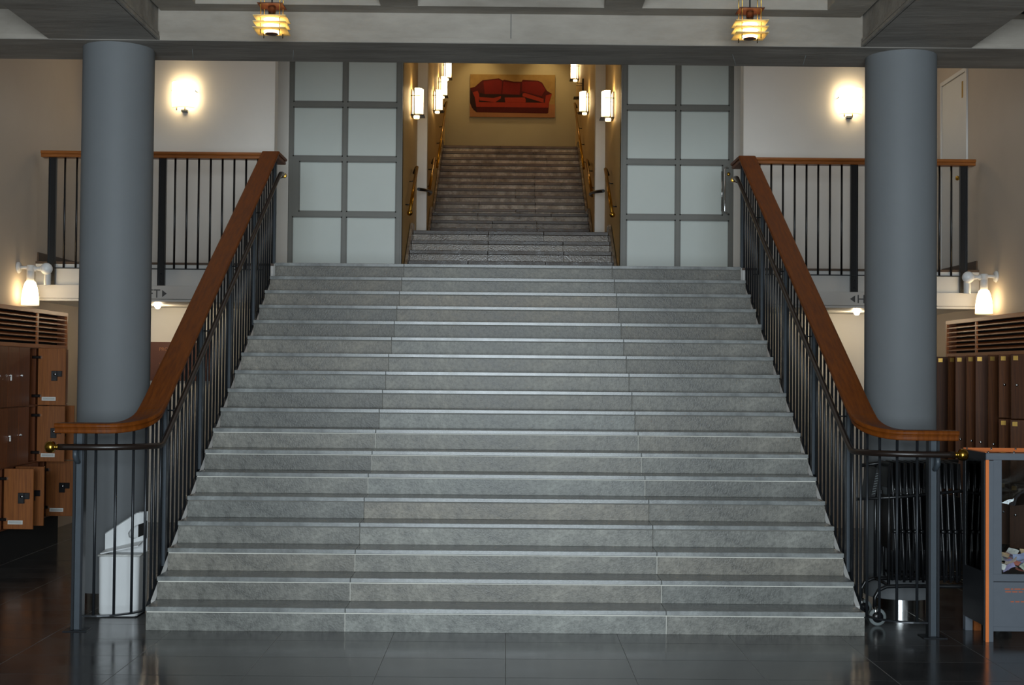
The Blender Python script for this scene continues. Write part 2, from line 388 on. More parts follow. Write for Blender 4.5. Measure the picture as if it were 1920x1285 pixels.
# ------------------------------------------------------------------ main staircase
st = thing('staircase', 'broad grey stone staircase rising to the landing between two wooden handrails', 'staircase', (0, 0, 0))
JX = [-W2, -1.083, 1.083, W2]
TH, OV, GR = 0.032, 0.006, 0.006
rm, tm = {}, {}
for k in range(18):
    y = k*T; z = k*H
    for i in range(3):
        x0, x1 = JX[i], JX[i+1]; x0 += .002 if i else 0.004; x1 -= .002 if i < 2 else .004
        hx = (x1-x0)/2
        if i not in rm:
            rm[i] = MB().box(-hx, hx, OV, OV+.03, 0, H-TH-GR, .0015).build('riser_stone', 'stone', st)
            tm[i] = MB().box(-hx-.002*(i == 0 or i == 2), hx+.002*(i == 0 or i == 2), 0, T+.012, H-TH, H, .003).build('tread_stone', 'tread', st)
            a, b = rm[i], tm[i]
        else:
            a = rm[i].copy(); b = tm[i].copy(); COL.objects.link(a); COL.objects.link(b); a.parent = st; b.parent = st
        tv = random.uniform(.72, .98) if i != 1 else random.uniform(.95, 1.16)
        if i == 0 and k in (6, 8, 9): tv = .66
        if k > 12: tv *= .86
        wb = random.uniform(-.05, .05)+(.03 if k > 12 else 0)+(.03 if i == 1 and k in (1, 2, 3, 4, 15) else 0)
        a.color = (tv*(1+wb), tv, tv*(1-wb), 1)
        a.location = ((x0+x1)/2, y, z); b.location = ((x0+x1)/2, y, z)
    mo = MB().box(-W2+.01, W2-.01, y+OV-.003, y+OV+.02, z+H-TH-GR, z+H-TH)
    for jx in JX[1:3]: mo.box(jx-.002, jx+.002, y+OV-.0012, y+OV+.02, z+.001, z+H-TH-GR)
    mo.build('mortar_line', 'grout' if k in (0, 1, 2, 5, 6, 7) else 'mortar', st)
core = [(0.05, 0)] + sum([[(k*T+.045, k*H+(0 if k else 0)), (k*T+.045, (k+1)*H-TH-.001)] for k in range(18)], []) + [(18*T, 18*H-TH-.001), (18*T, 17*H-.3), (1.0, 0)]
MB().prism(core, -W2+.02, W2-.02, 'x').build('concrete_core', 'concrete', st)
for s in (-1, 1):
    poly = [(.27, .02), (.27, .155)] + [(4.86, .5714*4.86-.03), (4.86, .5714*4.86-.30)] + [(.75, .02)]
    MB().prism(poly, s*2.432, s*2.462, 'x').build('stringer', 'white_paint', st)['label'] = 'white painted side of the stair flight'

# ------------------------------------------------------------------ landing and balconies
ld = MB().box(-3.3, 3.3, YB+.01, YD+.3, ZL-.3, ZL).box(-2.5, 2.5, 4.9, YD+.3, ZL-.3, ZL)
for s in (-1, 1): ld.box(s*2.46, s*SIDE, 4.88, YB, 2.47, ZL-.02)
lo = struct(ld.build('floor_landing', 'white_paint'), 'white edged landing slab at the head of the stairs')
for s in (-1, 1):
    B('floor_covering', s*2.46, s*SIDE, 4.875, YB, ZL-.025, ZL, 'skirting', lo)
for s, wd in ((-1, 'left'), (1, 'right')):
    fb = MB().box(s*2.50, s*SIDE, 4.80, 4.885, 2.492, 2.632, .003).box(s*2.50, s*SIDE, 4.805, 4.885, 2.465, 2.489)
    fo = tag(fb.build('fascia_beam', 'white_paint'), 'white balcony edge beam with grey lettering and a %s-pointing arrow' % ('right' if s < 0 else 'left'), 'fascia', kind='structure')
    ft = text('LIFT' if s < 0 else 'HISS', .125, 'RIGHT' if s < 0 else 'LEFT', (-3.618, 4.798, 2.506) if s < 0 else (3.642, 4.798, 2.516), 'letter')
    ft.parent = fo
    ft['label'] = 'dark grey capital letters on white'
    if s < 0: tri = [(-3.600, 2.512), (-3.600, 2.586), (-3.553, 2.549)]
    else: tri = [(3.625, 2.522), (3.625, 2.596), (3.572, 2.559)]
    MB().prism(tri, 4.797, 4.800, 'y').build('arrow', 'letter', fo)['label'] = 'dark grey triangular arrow'
    struct(B('baseboard_' + wd, s*(SIDE-.015), s*SIDE, 4.92, YB, ZL, ZL+.10, 'skirting'))
struct(MB().box(-SIDE, -2.72, YB-.014, YB, ZL, ZL+.085).box(2.72, SIDE, YB-.014, YB, ZL, ZL+.085).build('baseboard_back', 'skirting'))
# downlights under the balconies
for s, wd in ((-1, 'right-pointing arrow'), (1, 'left-pointing arrow')):
    d = thing('downlight', 'small glowing recessed downlight under the balcony below the ' + wd, 'light', (s*3.87, 5.65, 2.47), 'balcony downlights')
    MB().lathe([(.045, -.004), (.075, -.004), (.078, 0), (.045, .002)], 24, (s*3.87, 5.65, 2.468)).build('trim_ring', 'white_paint', d)
    MB().sphere((s*3.87, 5.65, 2.462), .034).build('bulb', 'glow_down', d)
    sl = bpy.data.lights.new('downlight_beam', 'POINT'); sl.energy = 6.5; sl.color = (1.0, .80, .52); sl.shadow_soft_size = .03
    so = bpy.data.objects.new('downlight_beam', sl); COL.objects.link(so); so.location = (s*3.87, 5.65, 2.385); attach(so, d)
# brown notice under the left balcony
sg = thing('notice_board', 'brown notice board with pale lettering under the left balcony', 'sign', (-3.9, YB-.03, 1.6))
B('panel', -4.25, -3.42, YB-.03, YB-.004, 1.63, 2.075, 'sign_brown', sg, .002)
for txt, x, z in (('PROGNOS', -3.88, 1.975), ('NED', -3.80, 1.915), ('VI VET', -3.93, 1.80)):
    attach(text(txt, .055, 'CENTER', (x, YB-.0315, z), 'sign_letter'), sg)

# ------------------------------------------------------------------ stair railings
def rail_section(hw, th):
    # moulded cap: wide rounded upper board, groove, narrower lower board
    return [(-hw, -.012), (-hw+.006, -.002), (-hw+.02, 0), (hw-.02, 0), (hw-.006, -.002), (hw, -.012), (hw, -.024), (hw-.006, -.032),
            (hw-.018, -.034), (hw-.018, -.038), (hw-.014, -.042), (hw-.014, -th+.006), (hw-.02, -th), (-hw+.02, -th), (-hw+.014, -th+.006), (-hw+.014, -.042),
            (-hw+.018, -.038), (-hw+.018, -.034), (-hw+.006, -.032), (-hw, -.024)]
XR, CXR, CYR, RR = 2.49, 2.79, 0.30, 0.30
SL = 0.5714
def zwood(y): return 4.05 - (4.80-y)*SL
ZW0 = 1.393
def ease(t): return t*t*(3-2*t)
def zrail(u):  # u: arc length parameter helper for plan path
    return u
def stair_railing(s, lab):
    t = thing('stair_railing', lab, 'railing', (s*XR, 0, 0), 'railings flanking the staircase')
    # wooden rail centre line
    pts, sides = [], []
    ys = [5.28, 5.1, 4.95, 4.86, 4.80] + [4.80-(4.80-.72)*i/14 for i in range(1, 15)]
    for y in ys:
        z = 4.05 if y > 4.80 else zwood(y)
        if abs(y-4.80) < .001: z = 4.05
        pts.append((s*XR, y, z)); sides.append((s, 0))
    ztop = zwood(.72)
    # ease out of the slope while turning through the quarter circle
    path = [(XR, .72-.06*i) for i in range(1, 8)]
    path = [p for p in path if p[1] > CYR+.01]
    arc = [(CXR-RR*math.cos(a), CYR-RR*math.sin(a)) for a in [math.pi/2*i/14 for i in range(15)]]
    plan = path + arc + [(2.86, 0), (2.95, 0), (3.0, 0), (3.03, 0)]
    # cumulative length
    L = [0]; prev = (XR, .72)
    for p in plan:
        L.append(L[-1]+math.hypot(p[0]-prev[0], p[1]-prev[1])); prev = p
    L = L[1:]
    Lend = L[len(path)+11]
    for i, p in enumerate(plan):
        q = min(1.0, L[i]/Lend)
        # cubic hermite from (ztop, slope -SL) to (ZW0, slope 0)
        h00 = 2*q**3-3*q*q+1; h10 = q**3-2*q*q+q; h01 = -2*q**3+3*q*q
        z = h00*ztop + h10*(-SL*Lend) + h01*ZW0
        if i < len(path): d = (1, 0)
        elif i < len(path)+15:
            a = math.pi/2*(i-len(path))/14; d = (math.cos(a)*1.0, math.sin(a)*1.0); d = (d[0], d[1])
        else: d = (0, 1)
        pts.append((s*p[0], p[1], z)); sides.append((s*d[0], d[1]))
    wood = MB().sweep(pts, sides, rail_section(.092, .068), False)
    # rounded nose at the free end
    wo = wood.build('wooden_handrail', 'wood_rail', t); wo['label'] = 'broad moulded reddish brown wooden handrail'
    zs = {}
    def zunder(x, y):
        best = min(pts, key=lambda p: (abs(p[0])-x)**2+(p[1]-y)**2)
        return best[2]-.066
    # bottom flat bar: slope then quarter circle then straight to the end post
    def zb(y): return .09 + (y-.29)*SL
    bpts = [(s*XR, y, zb(y)) for y in (5.06, 3.5, 2.0, 1.0, .6, .4)]
    bs = [(s, 0)]*6
    for i in range(13):
        a = math.pi/2*i/12; y = CYR-RR*math.sin(a)
        z = .09 + max(0, (y-.25))*.0
        if i == 0: z = .10
        bpts.append((s*(CXR-RR*math.cos(a)), y, z)); bs.append((s*math.cos(a), math.sin(a)))
    bpts.append((s*2.86, 0, .09)); bs.append((0, 1))
    MB().sweep(bpts, bs, [(-.016, 0), (.016, 0), (.016, .010), (-.016, .010)]).build('bottom_bar', 'steel_dark', t)
    # balusters
    def rod(x, y, z0, z1, r=.0098):
        MB().tube([(s*x, y, z0), (s*x, y, z1)], r, 8).build('baluster', 'steel_dark', t)
    posts = [.70+1.09*k for k in range(5)]
    for k, py in enumerate(posts):
        ztp = (zwood(py) if py < 4.8 else 4.05)-.066
        z0 = zb(py)-.02
        po = MB().box(s*(XR-.013), s*(XR+.013), py-.008, py+.008, z0, ztp, .001).build('post', 'steel_post', t)
        for e in (-1, 1): MB().box(s*(XR+e*.0135), s*(XR+e*.020), py-.024, py+.024, z0, ztp, .001).build('flange', 'steel_dark', po)
    for k in range(4):
        for i in range(1, 9):
            y = posts[k]+1.09*i/9
            rod(XR, y, zb(y)+.005, (zwood(y) if y < 4.8 else 4.05)-.066)
    for y in (.58, .46, .36): rod(XR, y, zb(y)+.005, zunder(XR, y))
    for a in (14, 38, 62):
        a = math.radians(a); x, y = CXR-RR*math.cos(a), CYR-RR*math.sin(a); rod(x, y, .098, zunder(x, y))
    rod(2.775, .0005, .098, zunder(2.775, 0))
    # end post: channel section standing on the floor with a foot plate
    zt = ZW0-.064
    ep = MB().box(s*2.860, s*2.902, -.012, .012, 0, zt, .001).build('end_post', 'steel_post', t)
    for a, b in ((2.844, 2.8595), (2.9025, 2.918)): MB().box(s*a, s*b, -.03, .03, 0, zt, .001).build('flange', 'steel_dark', ep)
    B('foot_plate', s*2.80, s*2.96, -.07, .07, 0, .006, 'steel_dark', t, .001)
    # dark tubular grab rail with brass ends on the stair side
    Xt = 2.385; Rt = CXR-Xt
    tp = [(s*Xt, 5.16, 3.83), (s*Xt, 4.90, 3.83), (s*Xt, 4.80, 3.815), (s*Xt, 4.6, 3.713)]
    tp += [(s*Xt, y, 1.235+(y-.22)*(3.815-1.235)/(4.80-.22)) for y in (3.5, 2.4, 1.3, .6, .30)] + [(s*Xt, .22, 1.243)]
    for i in range(1, 13):
        a = math.pi/2*i/12; tp.append((s*(CXR-Rt*math.cos(a)), .22-(.33)*math.sin(a), 1.235))
    tp += [(s*2.95, -.11, 1.235), (s*2.99, -.11, 1.235)]
    MB().tube(tp[1:], .021, 12).build('tube_rail', 'tube_rail', t)['label'] = 'dark leather-brown tubular rail'
    MB().tube([(s*Xt, 5.02, 3.83), (s*Xt, 4.89, 3.83)], .021, 12).build('rail_collar', 'chrome', t)
    MB().tube([(s*Xt, 5.06, 3.83), (s*Xt, 5.02, 3.83)], [.026, .026], 12).build('rail_cap', 'brass', t)
    MB().lathe([(0, 0), (.020, 0), (.022, .008), (.019, .014), (.019, .022), (.034, .028), (.040, .045), (.040, .066), (.032, .083), (.0, .086)] if s > 0 else
               [(0, 0), (.020, 0), (.022, -.008), (.019, -.014), (.019, -.022), (.034, -.028), (.040, -.045), (.040, -.066), (.032, -.083), (.0, -.086)],
               20, (s*2.99, -.11, 1.235), 'x').build('brass_knob', 'brass', t)['label'] = 'polished brass end knob'
    # brackets
    arc = [(s*(Xt+.105*math.sin(a)), 5.04, 3.83-.10*(1-math.cos(a))-.0) for a in [math.pi/2*i/8 for i in range(9)]]
    MB().tube([(p[0], p[1], p[2]-.018) for p in arc], .006, 8).build('bracket', 'steel_dark', t)
    MB().tube([(s*2.88, -.108, 1.215), (s*2.882, -.10, 1.17), (s*2.882, -.06, 1.135), (s*2.882, -.03, 1.13)], [.016, .018, .016, .014], 10).build('bracket', 'steel_post', t)
    for py in posts[:4]:
        zc = 1.235+(py-.22)*(3.815-1.235)/(4.58)
        MB().tube([(s*Xt, py, zc-.015), (s*(Xt+.05), py, zc-.045), (s*(XR-.02), py, zc-.045)], .006, 6).build('bracket', 'steel_dark', t)
stair_railing(-1, 'black stair railing with brown wooden handrail curving out by the white bin')
stair_railing(1, 'black stair railing with brown wooden handrail curving out by the folding chairs')

# ------------------------------------------------------------------ balcony railings
for s, lab in ((-1, 'balcony railing with wooden top rail above the right-pointing arrow'), (1, 'balcony railing with wooden top rail above the left-pointing arrow')):
    t = thing('balcony_railing', lab, 'railing', (s*3.7, 4.83, 2.63), 'balcony railings')
    sec = rail_section(.075, .066)
    MB().sweep([(s*2.57, 4.86, 4.035), (s*3.5, 4.86, 4.035), (s*4.80, 4.86, 4.035), (s*4.885, 4.86, 4.035)], [(0, 1)]*4, sec).build('top_rail', 'wood_rail_x', t)
    B('bottom_bar', s*2.56, s*4.80, 4.845, 4.875, 2.806, 2.816, 'steel_dark', t)
    pp = [4.775, 3.625]
    for x in pp:
        MB().box(s*(x-.034), s*(x+.034), 4.852, 4.862, 2.632, 3.97, .001).box(s*(x-.038), s*(x-.03), 4.83, 4.875, 2.632, 3.97, .001).box(s*(x+.03), s*(x+.038), 4.83, 4.875, 2.632, 3.97, .001).build('post', 'black', t)
        for zz in (2.68, 2.76): MB().lathe([(0, -.006), (.009, -.006), (.009, 0)], 8, (s*x, 4.852, zz), 'y').build('bolt', 'steel_dark', t)
    xsb = [4.775-.125*i for i in range(1, 9)] + [3.625-.128-.1235*i for i in range(0, 8)]
    for x in xsb: MB().tube([(s*x, 4.86, 2.81), (s*x, 4.86, 3.975)], .0112, 8).build('baluster', 'black', t)

# ------------------------------------------------------------------ glazed doors
def glazed_door(n, s, label):
    # outer stile against the white return wall, inner stile at the corridor
    xo, xi = (2.755, 1.355) if s < 0 else (2.815, 1.425)
    xm = (xo+xi)/2
    d = thing('door_%d' % n, label, None, (s*xm, YD, ZL), None, 'structure')
    y0, y1 = YD-.03, YD+.03
    st_ = MB()
    zt = 5.80; sw = .05
    zb_ = [3.72, 4.415, 5.10]
    st_.box(s*xo, s*(xo-sw), y0, y1, ZL, zt, .002).box(s*xi, s*(xi+sw), y0, y1, ZL, zt, .002).box(s*(xm-.025), s*(xm+.025), y0, y1, ZL, zt, .002)
    for z in zb_: st_.box(s*xo, s*xi, y0+.001, y1-.001, z-.03, z+.03, .002)
    st_.box(s*xo, s*xi, y0+.001, y1-.001, ZL, ZL+.06, .002).box(s*xo, s*xi, y0+.001, y1-.001, zt-.06, zt, .002)
    # wide lock stile on the outer side of the third row
    st_.box(s*xo, s*(xo-.13), y0+.0005, y1, 3.72, 4.415, .002)
    st_.build('frame', 'grey_paint', d)
    zr = [ZL+.06] + zb_ + [zt-.06]
    for r in range(4):
        z0 = zr[r]+(.03 if r else 0); z1 = zr[r+1]-(.03 if r < 3 else 0)
        for a, b in ((xi+sw, xm-.025), (xm+.025, xo-sw)):
            if r == 1 and b > xm+.3: b = xo-.13
            p = B('pane', s*(a+.0), s*(b-.0), YD-.012, YD-.004, z0, z1, 'frosted', d)
            e = .014
            bd = MB().box(s*a, s*(a+e), y0+.006, YD-.012, z0, z1).box(s*b, s*(b-e), y0+.006, YD-.012, z0, z1).box(s*a, s*b, y0+.006, YD-.012, z0, z0+e).box(s*a, s*b, y0+.006, YD-.012, z1-e, z1)
            bo = bd.build('glazing_bead', 'grey_paint', d); 
    if s > 0:
        for yy, m in ((y0-.05, 'chrome'),):
            x = 2.70
            MB().tube([(x+.045, y0, 4.345), (x+.02, yy, 4.345), (x, yy, 4.325), (x, yy, 3.80), (x+.02, yy, 3.775), (x+.06, y0, 3.765)], .012, 10).build('pull_handle', m, d)['label'] = 'long chrome pull handle'
        MB().tube([(2.668, y0-.03, 4.30), (2.668, y0-.03, 3.80)], .010, 10).build('pull_handle', 'chrome', d)
        MB().lathe([(0, -.012), (.022, -.012), (.022, 0)], 16, (2.755, y0, 4.27), 'y').build('lock', 'brass', d)
    return d
glazed_door(1, -1, 'grey framed frosted glass door left of the upper stairs')
glazed_door(2, 1, 'grey framed frosted glass door with long chrome pull handle')

# ------------------------------------------------------------------ corridor with the upper stairs
XW = 1.37
L2, L3, L4 = ZL+5*H, ZL+10*H, ZL+10*H+11*H
YP = 10.2; YE = 18.55
wall('wall_corridor_left', MB().box(CX-XW-.12, CX-XW, YD+.03, YE, 2.5, 9.2), 'wall_cream', 'cream corridor wall left of the upper stairs')
wall('wall_corridor_right', MB().box(CX+XW, CX+XW+.12, YD+.03, YE, 2.5, 9.2), 'wall_cream', 'cream corridor wall right of the upper stairs')
wall('wall_corridor_end', MB().box(CX-XW-.1, CX+XW+.1, YE, YE+.15, 4.5, 9.2), 'wall_beige', 'beige end wall carrying the sofa picture')
struct(MB().box(CX-XW-.1, CX+XW+.1, YD, YE+.15, 8.95, 9.1).build('ceiling_corridor', 'wall_white'), 'pale corridor ceiling')
struct(B('wall_corridor_header', CX-XW-.1, CX+XW+.1, YD+.06, YD+.25, 5.82, 9.1, 'wall_white'), 'white wall over the corridor mouth')
for s in (-1, 1):
    struct(B('trim_%d' % (1 if s < 0 else 2), CX+s*(XW-.145), CX+s*XW, YP, YP+.18, L2, 9.0, 'white_paint', None, .003), 'white pilaster framing the corridor ' + ('left' if s < 0 else 'right') + ' side')
    struct(B('trim_%d' % (3 if s < 0 else 4), CX+s*XW, CX+s*(XW+.03), YD-.028, YD+.10, ZL, 5.82, 'grey_paint'), 'grey post at the corridor mouth')
us = thing('upper_staircase', 'worn brown-grey stone staircase climbing to the sofa picture', 'staircase', (CX, YD+.25, ZL))
UW = 1.325
def flight(y0, z0, n, ylast, tn):
    for k in range(n):
        y = y0+k*T; z = z0+k*H
        yend = y+T+.012 if k < n-1 else ylast
        cuts = [-UW, random.choice([-.55, -.3, .1]), random.choice([.45, .7]), UW]
        for i in range(3):
            x0, x1 = cuts[i]+.0015, cuts[i+1]-.0015
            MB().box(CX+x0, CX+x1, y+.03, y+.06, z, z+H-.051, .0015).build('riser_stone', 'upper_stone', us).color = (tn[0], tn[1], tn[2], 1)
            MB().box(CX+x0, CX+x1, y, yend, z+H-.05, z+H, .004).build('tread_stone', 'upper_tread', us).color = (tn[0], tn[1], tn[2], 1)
    MB().box(CX-UW+.01, CX+UW-.01, y0+n*T, ylast, z0+n*H-.3, z0+n*H-.0505).build('landing_core', 'concrete', us)
    poly = [(y0+.06, z0)] + sum([[(y0+k*T+.055, z0+k*H), (y0+k*T+.055, z0+(k+1)*H-.051)] for k in range(n)], []) + [(y0+n*T, z0+n*H-.051), (y0+n*T, z0)]
    MB().prism(poly, CX-UW+.01, CX+UW-.01, 'x').build('concrete_core', 'concrete', us)
Y1 = 8.92-4*T; Y2 = 13.5-4*T; Y3 = 14.2
flight(Y1, ZL, 5, Y2+.03, (.56, .51, .44))  # same stone darkened where little daylight reaches, and for wear
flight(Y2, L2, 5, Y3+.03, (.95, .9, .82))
flight(Y3, L3, 11, YE-.01, (1.5, 1.42, 1.3))  # stone colour brightened to stand in for lamp light
B('entry_slab', CX-UW, CX+UW, YD+.31, Y1+.02, ZL-.2, ZL, 'upper_stone', us)
for s in (-1, 1):   # stone skirting strips following the flights along the walls
    for y0, z0, n in ((Y1, ZL, 5), (Y2, L2, 5), (Y3, L3, 11)):
        p = [(y0-.1, z0), (y0-.1, z0+.12), (y0, z0+.20), (y0+n*T-.28, z0+n*H+.10), (y0+n*T, z0+n*H+.10), (y0+n*T, z0+n*H-.1)]
        MB().prism(p, CX+s*UW, CX+s*(XW-.012), 'x').build('skirting_stone', 'upper_stone', us)
# brass handrails on the corridor walls
XH = 1.29
def brass_rail(s, pts, lab, knob=True, n=4, dark_from=None):
    t = thing('brass_handrail', lab, 'handrail', (CX+s*XH, pts[0][0], pts[0][1]-.9), 'brass handrails in the corridor')
    P = [(CX+s*XH, y, z) for y, z in pts]
    MB().tube(P, .022, 10).build('rail', 'brass', t)
    if knob: MB().sphere(P[0], .036, 14, 8).build('knob', 'brass', t)
    for i in range(n):
        q = (i+.5)/n; a = P[0]; b = P[-1]
        c = [a[j]+(b[j]-a[j])*q for j in range(3)]
        MB().tube([(c[0], c[1], c[2]-.015), (c[0]+s*.04, c[1], c[2]-.05), (CX+s*XW, c[1], c[2]-.05)], .008, 6).build('bracket', 'black', t)
    e = P[-1]
    MB().tube([e, (e[0]+s*.02, e[1]+.1, e[2]), (e[0]+s*.05, e[1]+.16, e[2]-.06)], .022, 8).build('rail_end', 'black', t)
for s, wd in ((-1, 'left'), (1, 'right')):
    brass_rail(s, [(7.80, 3.78), (9.05, 4.56)], 'short brass handrail at the lowest corridor steps on the %s wall' % wd, True, 2)
    brass_rail(s, [(11.85, 4.60), (13.35, 5.38)], 'brass handrail of the middle flight on the %s corridor wall' % wd, False, 2)
    brass_rail(s, [(14.15, 5.36), (17.5, 7.20)], 'long brass handrail of the top flight on the %s corridor wall' % wd, False, 4)
    lk = MB().tube([(CX+s*1.28, 9.25, 4.285), (CX+s*1.205, 10.0, 4.375), (CX+s*1.19, 10.7, 4.45), (CX+s*1.24, 11.5, 4.54), (CX+s*XH, 11.9, 4.57)], .022, 8).build('linking_bar', 'black')
    tag(lk, 'black link bar past the pilaster between brass handrails on the %s' % wd, 'handrail', 'black link bars')
# corridor wall lamps
def corridor_lamp(s, y, z, lab, bare=False):
    x = CX+s*XW
    t = thing('corridor_lamp', lab, 'lamp', (x, y, z), 'corridor wall lamps')
    B('back_plate', x, x-s*.025, y-.10, y+.10, z-.17, z+.17, 'black' if bare else 'white_paint', t, .002)
    if not bare:
        # bowed rectangular glass standing off the wall
        m = MB(); n = 8; sec = []
        for i in range(n+1):
            a = -1+2*i/n; sec.append((.165-.05*a*a, a*.105))
        inner = [(p[0]-.06, p[1]) for p in reversed(sec)]
        poly = [(x-s*a, y+b) for a, b in sec+inner]
        m.prism(poly, z-.165, z+.185, 'z'); m.build('glass_shade', 'glow_corridor', t)
        MB().lathe([(0, 0), (.035, 0), (.04, .03), (0, .03)], 12, (x-s*.075, y, z-.215)).build('lamp_holder', 'glow_corridor', t)
    MB().box(x, x-s*.185, y-.11, y+.11, z-.185, z-.172, .002).build('lower_rim', 'black', t)
    for yy in (-.11, .11): MB().tube([(x, y+yy, z+.08), (x-s*.13, y+yy, z+.08)], .006, 6).build('arm', 'black', t)
corridor_lamp(-1, 8.95, 5.42, 'glowing corridor lamp nearest the left glass door')
corridor_lamp(1, 8.70, 5.36, 'glowing corridor lamp nearest the right glass door')
corridor_lamp(-1, 14.15, 6.52, 'glowing corridor lamp low over the left upper flight')
corridor_lamp(1, 14.15, 6.52, 'glowing corridor lamp low over the right upper flight')
corridor_lamp(-1, 15.85, 7.14, 'middle glowing corridor lamp of three beside the left upper flight')
corridor_lamp(1, 15.85, 7.14, 'dark bare lamp bracket on the right corridor wall', True)
corridor_lamp(-1, 17.55, 7.86, 'highest glowing corridor lamp on the left, cut by the beam')
corridor_lamp(1, 17.45, 7.84, 'highest glowing corridor lamp on the right, cut by the beam')
# two ceiling spots washing the picture wall
for x, wd in ((-.62, 'left'), (.72, 'right')):
    t = thing('ceiling_spot', 'ceiling spotlight aimed at the %s half of the sofa picture' % wd, 'light', (CX+x, 17.9, 8.95), 'picture spotlights')
    MB().lathe([(0, 0), (.05, 0), (.05, -.12), (.04, -.12), (.04, -.02), (0, -.02)], 16, (CX+x, 17.9, 8.95)).build('housing', 'white_paint', t)
    d = bpy.data.lights.new('spot_bulb', 'SPOT'); d.energy = 36; d.color = (1.0, .76, .40); d.spot_size = math.radians(75); d.spot_blend = .8; d.shadow_soft_size = .04
    o = bpy.data.objects.new('spot_bulb', d); COL.objects.link(o); o.location = (CX+x, 17.9, 8.80); o.rotation_euler = (math.radians(22), 0, 0)
    attach(o, t)

# ------------------------------------------------------------------ sofa picture
pc = thing('sofa_picture', 'wide unframed canvas showing a red three-seat sofa', 'picture', (.07, YE, 7.1))
px0, px1, pz0, pz1 = -.815, .965, 7.105, 8.0
def PX(u, v): return (px0+u*(px1-px0), pz1-v*(pz1-pz0))
B('canvas', px0, px1, YE-.045, YE-.004, pz0, pz1, 'canvas', pc, .002)
def paint(name, pts, m, lay):
    MB().prism([PX((x-215)/(1745-215), (y-195)/(950-195)) for x, y in pts], YE-.046-.0007*lay, YE-.044, 'y').build(name, m, pc)
paint('painted_floor', [(215, 700), (1745, 720), (1745, 950), (215, 950)], 'canvas_floor', 1)
paint('painted_sofa_back', [(215, 440), (300, 420), (400, 330), (440, 300), (730, 265), (800, 300), (830, 288), (1000, 320), (1140, 320), (1160, 285), (1440, 300), (1510, 335), (1600, 480), (1690, 530),
      (1640, 690), (1625, 870), (330, 870), (250, 790), (215, 700)], 'sofa_dark', 2)
paint('painted_arm', [(260, 520), (350, 490), (385, 560), (375, 690), (1560, 690), (1580, 560), (1690, 530), (1650, 640), (1625, 775), (330, 775), (300, 600)], 'sofa_light', 3)
paint('painted_skirt', [(330, 778), (1625, 778), (1612, 880), (340, 872)], 'sofa_dark', 4)
paint('painted_side', [(215, 450), (262, 520), (300, 610), (330, 780), (345, 872), (280, 830), (215, 700)], 'sofa_black', 4)
paint('painted_gap', [(380, 520), (470, 545), (1110, 555), (1150, 520), (1500, 590), (1560, 640), (1560, 690), (380, 690)], 'sofa_black', 4)
for pts in ([(455, 350), (460, 320), (720, 285), (790, 320), (775, 540), (480, 548)], [(815, 320), (1000, 345), (1120, 345), (1105, 550), (795, 540)], [(1150, 320), (1430, 315), (1500, 350), (1570, 460), (1500, 570), (1150, 490)]):
    paint('painted_cushion', pts, 'sofa_mid', 5)
for pts in ([(380, 600), (640, 615), (770, 580), (770, 620), (670, 690), (390, 660)], [(840, 605), (1200, 600), (1220, 640), (1215, 688), (850, 690)], [(1160, 530), (1200, 520), (1540, 620), (1540, 690), (1160, 580)]):
    paint('painted_cushion', pts, 'sofa_light', 6)

# ------------------------------------------------------------------ square wall lamps on the back wall
for x, lab in ((-3.757, 'glowing square wall lamp on the back wall above the left balcony'), (3.94, 'glowing square wall lamp on the back wall beside the right column')):
    t = thing('wall_lamp', lab, 'lamp', (x, YB, 4.92), 'square wall lamps')
    n = 10; sec = [(-.13+.26*i/n, -.15+.055*(2*i/n-1)**2) for i in range(n+1)]
    poly = [(x+a, YB+b) for a, b in sec] + [(x+a, YB+b+.008) for a, b in reversed(sec)]
    MB().prism(poly, 4.775, 5.075, 'z').build('glass_shade', 'glow_sconce', t)
    B('mount', x-.035, x+.035, YB-.06, YB, 4.74, 4.765, 'steel_post', t, .002)
    for dx in (-.075, .02): MB().tube([(x+dx, YB-.10, 4.745), (x+dx, YB-.10, 4.79)], .006, 6).build('clip', 'brass', t)
    for dx in (-.135, .135): MB().tube([(x+dx, YB-.1, 4.975), (x+dx, YB, 4.975)], .005, 6).build('pin', 'steel_dark', t)

# ------------------------------------------------------------------ white door on the right wall
d3 = thing('door_3', 'flush white door in the side wall of the right balcony', None, (SIDE, 5.6, ZL), None, 'structure')
B('leaf', SIDE-.012, SIDE, 5.27, 6.02, ZL+.01, 5.06, 'white_paint', d3, .002)
MB().box(SIDE-.02, SIDE, 5.215, 5.262, ZL, 5.115, .002).box(SIDE-.02, SIDE, 6.028, 6.075, ZL, 5.115, .002).box(SIDE-.02, SIDE, 5.2625, 6.0275, 5.07, 5.115, .002).build('frame', 'white_paint', d3)
MB().lathe([(0, -.07), (.02, -.07), (.028, -.055), (.024, -.04), (.01, -.035), (.01, 0)], 16, (SIDE-.012, 5.36, 3.92), 'x').build('knob', 'brass', d3)
B('closer_plate', SIDE-.016, SIDE-.011, 5.33, 5.37, 4.80, 4.98, 'brass', d3)

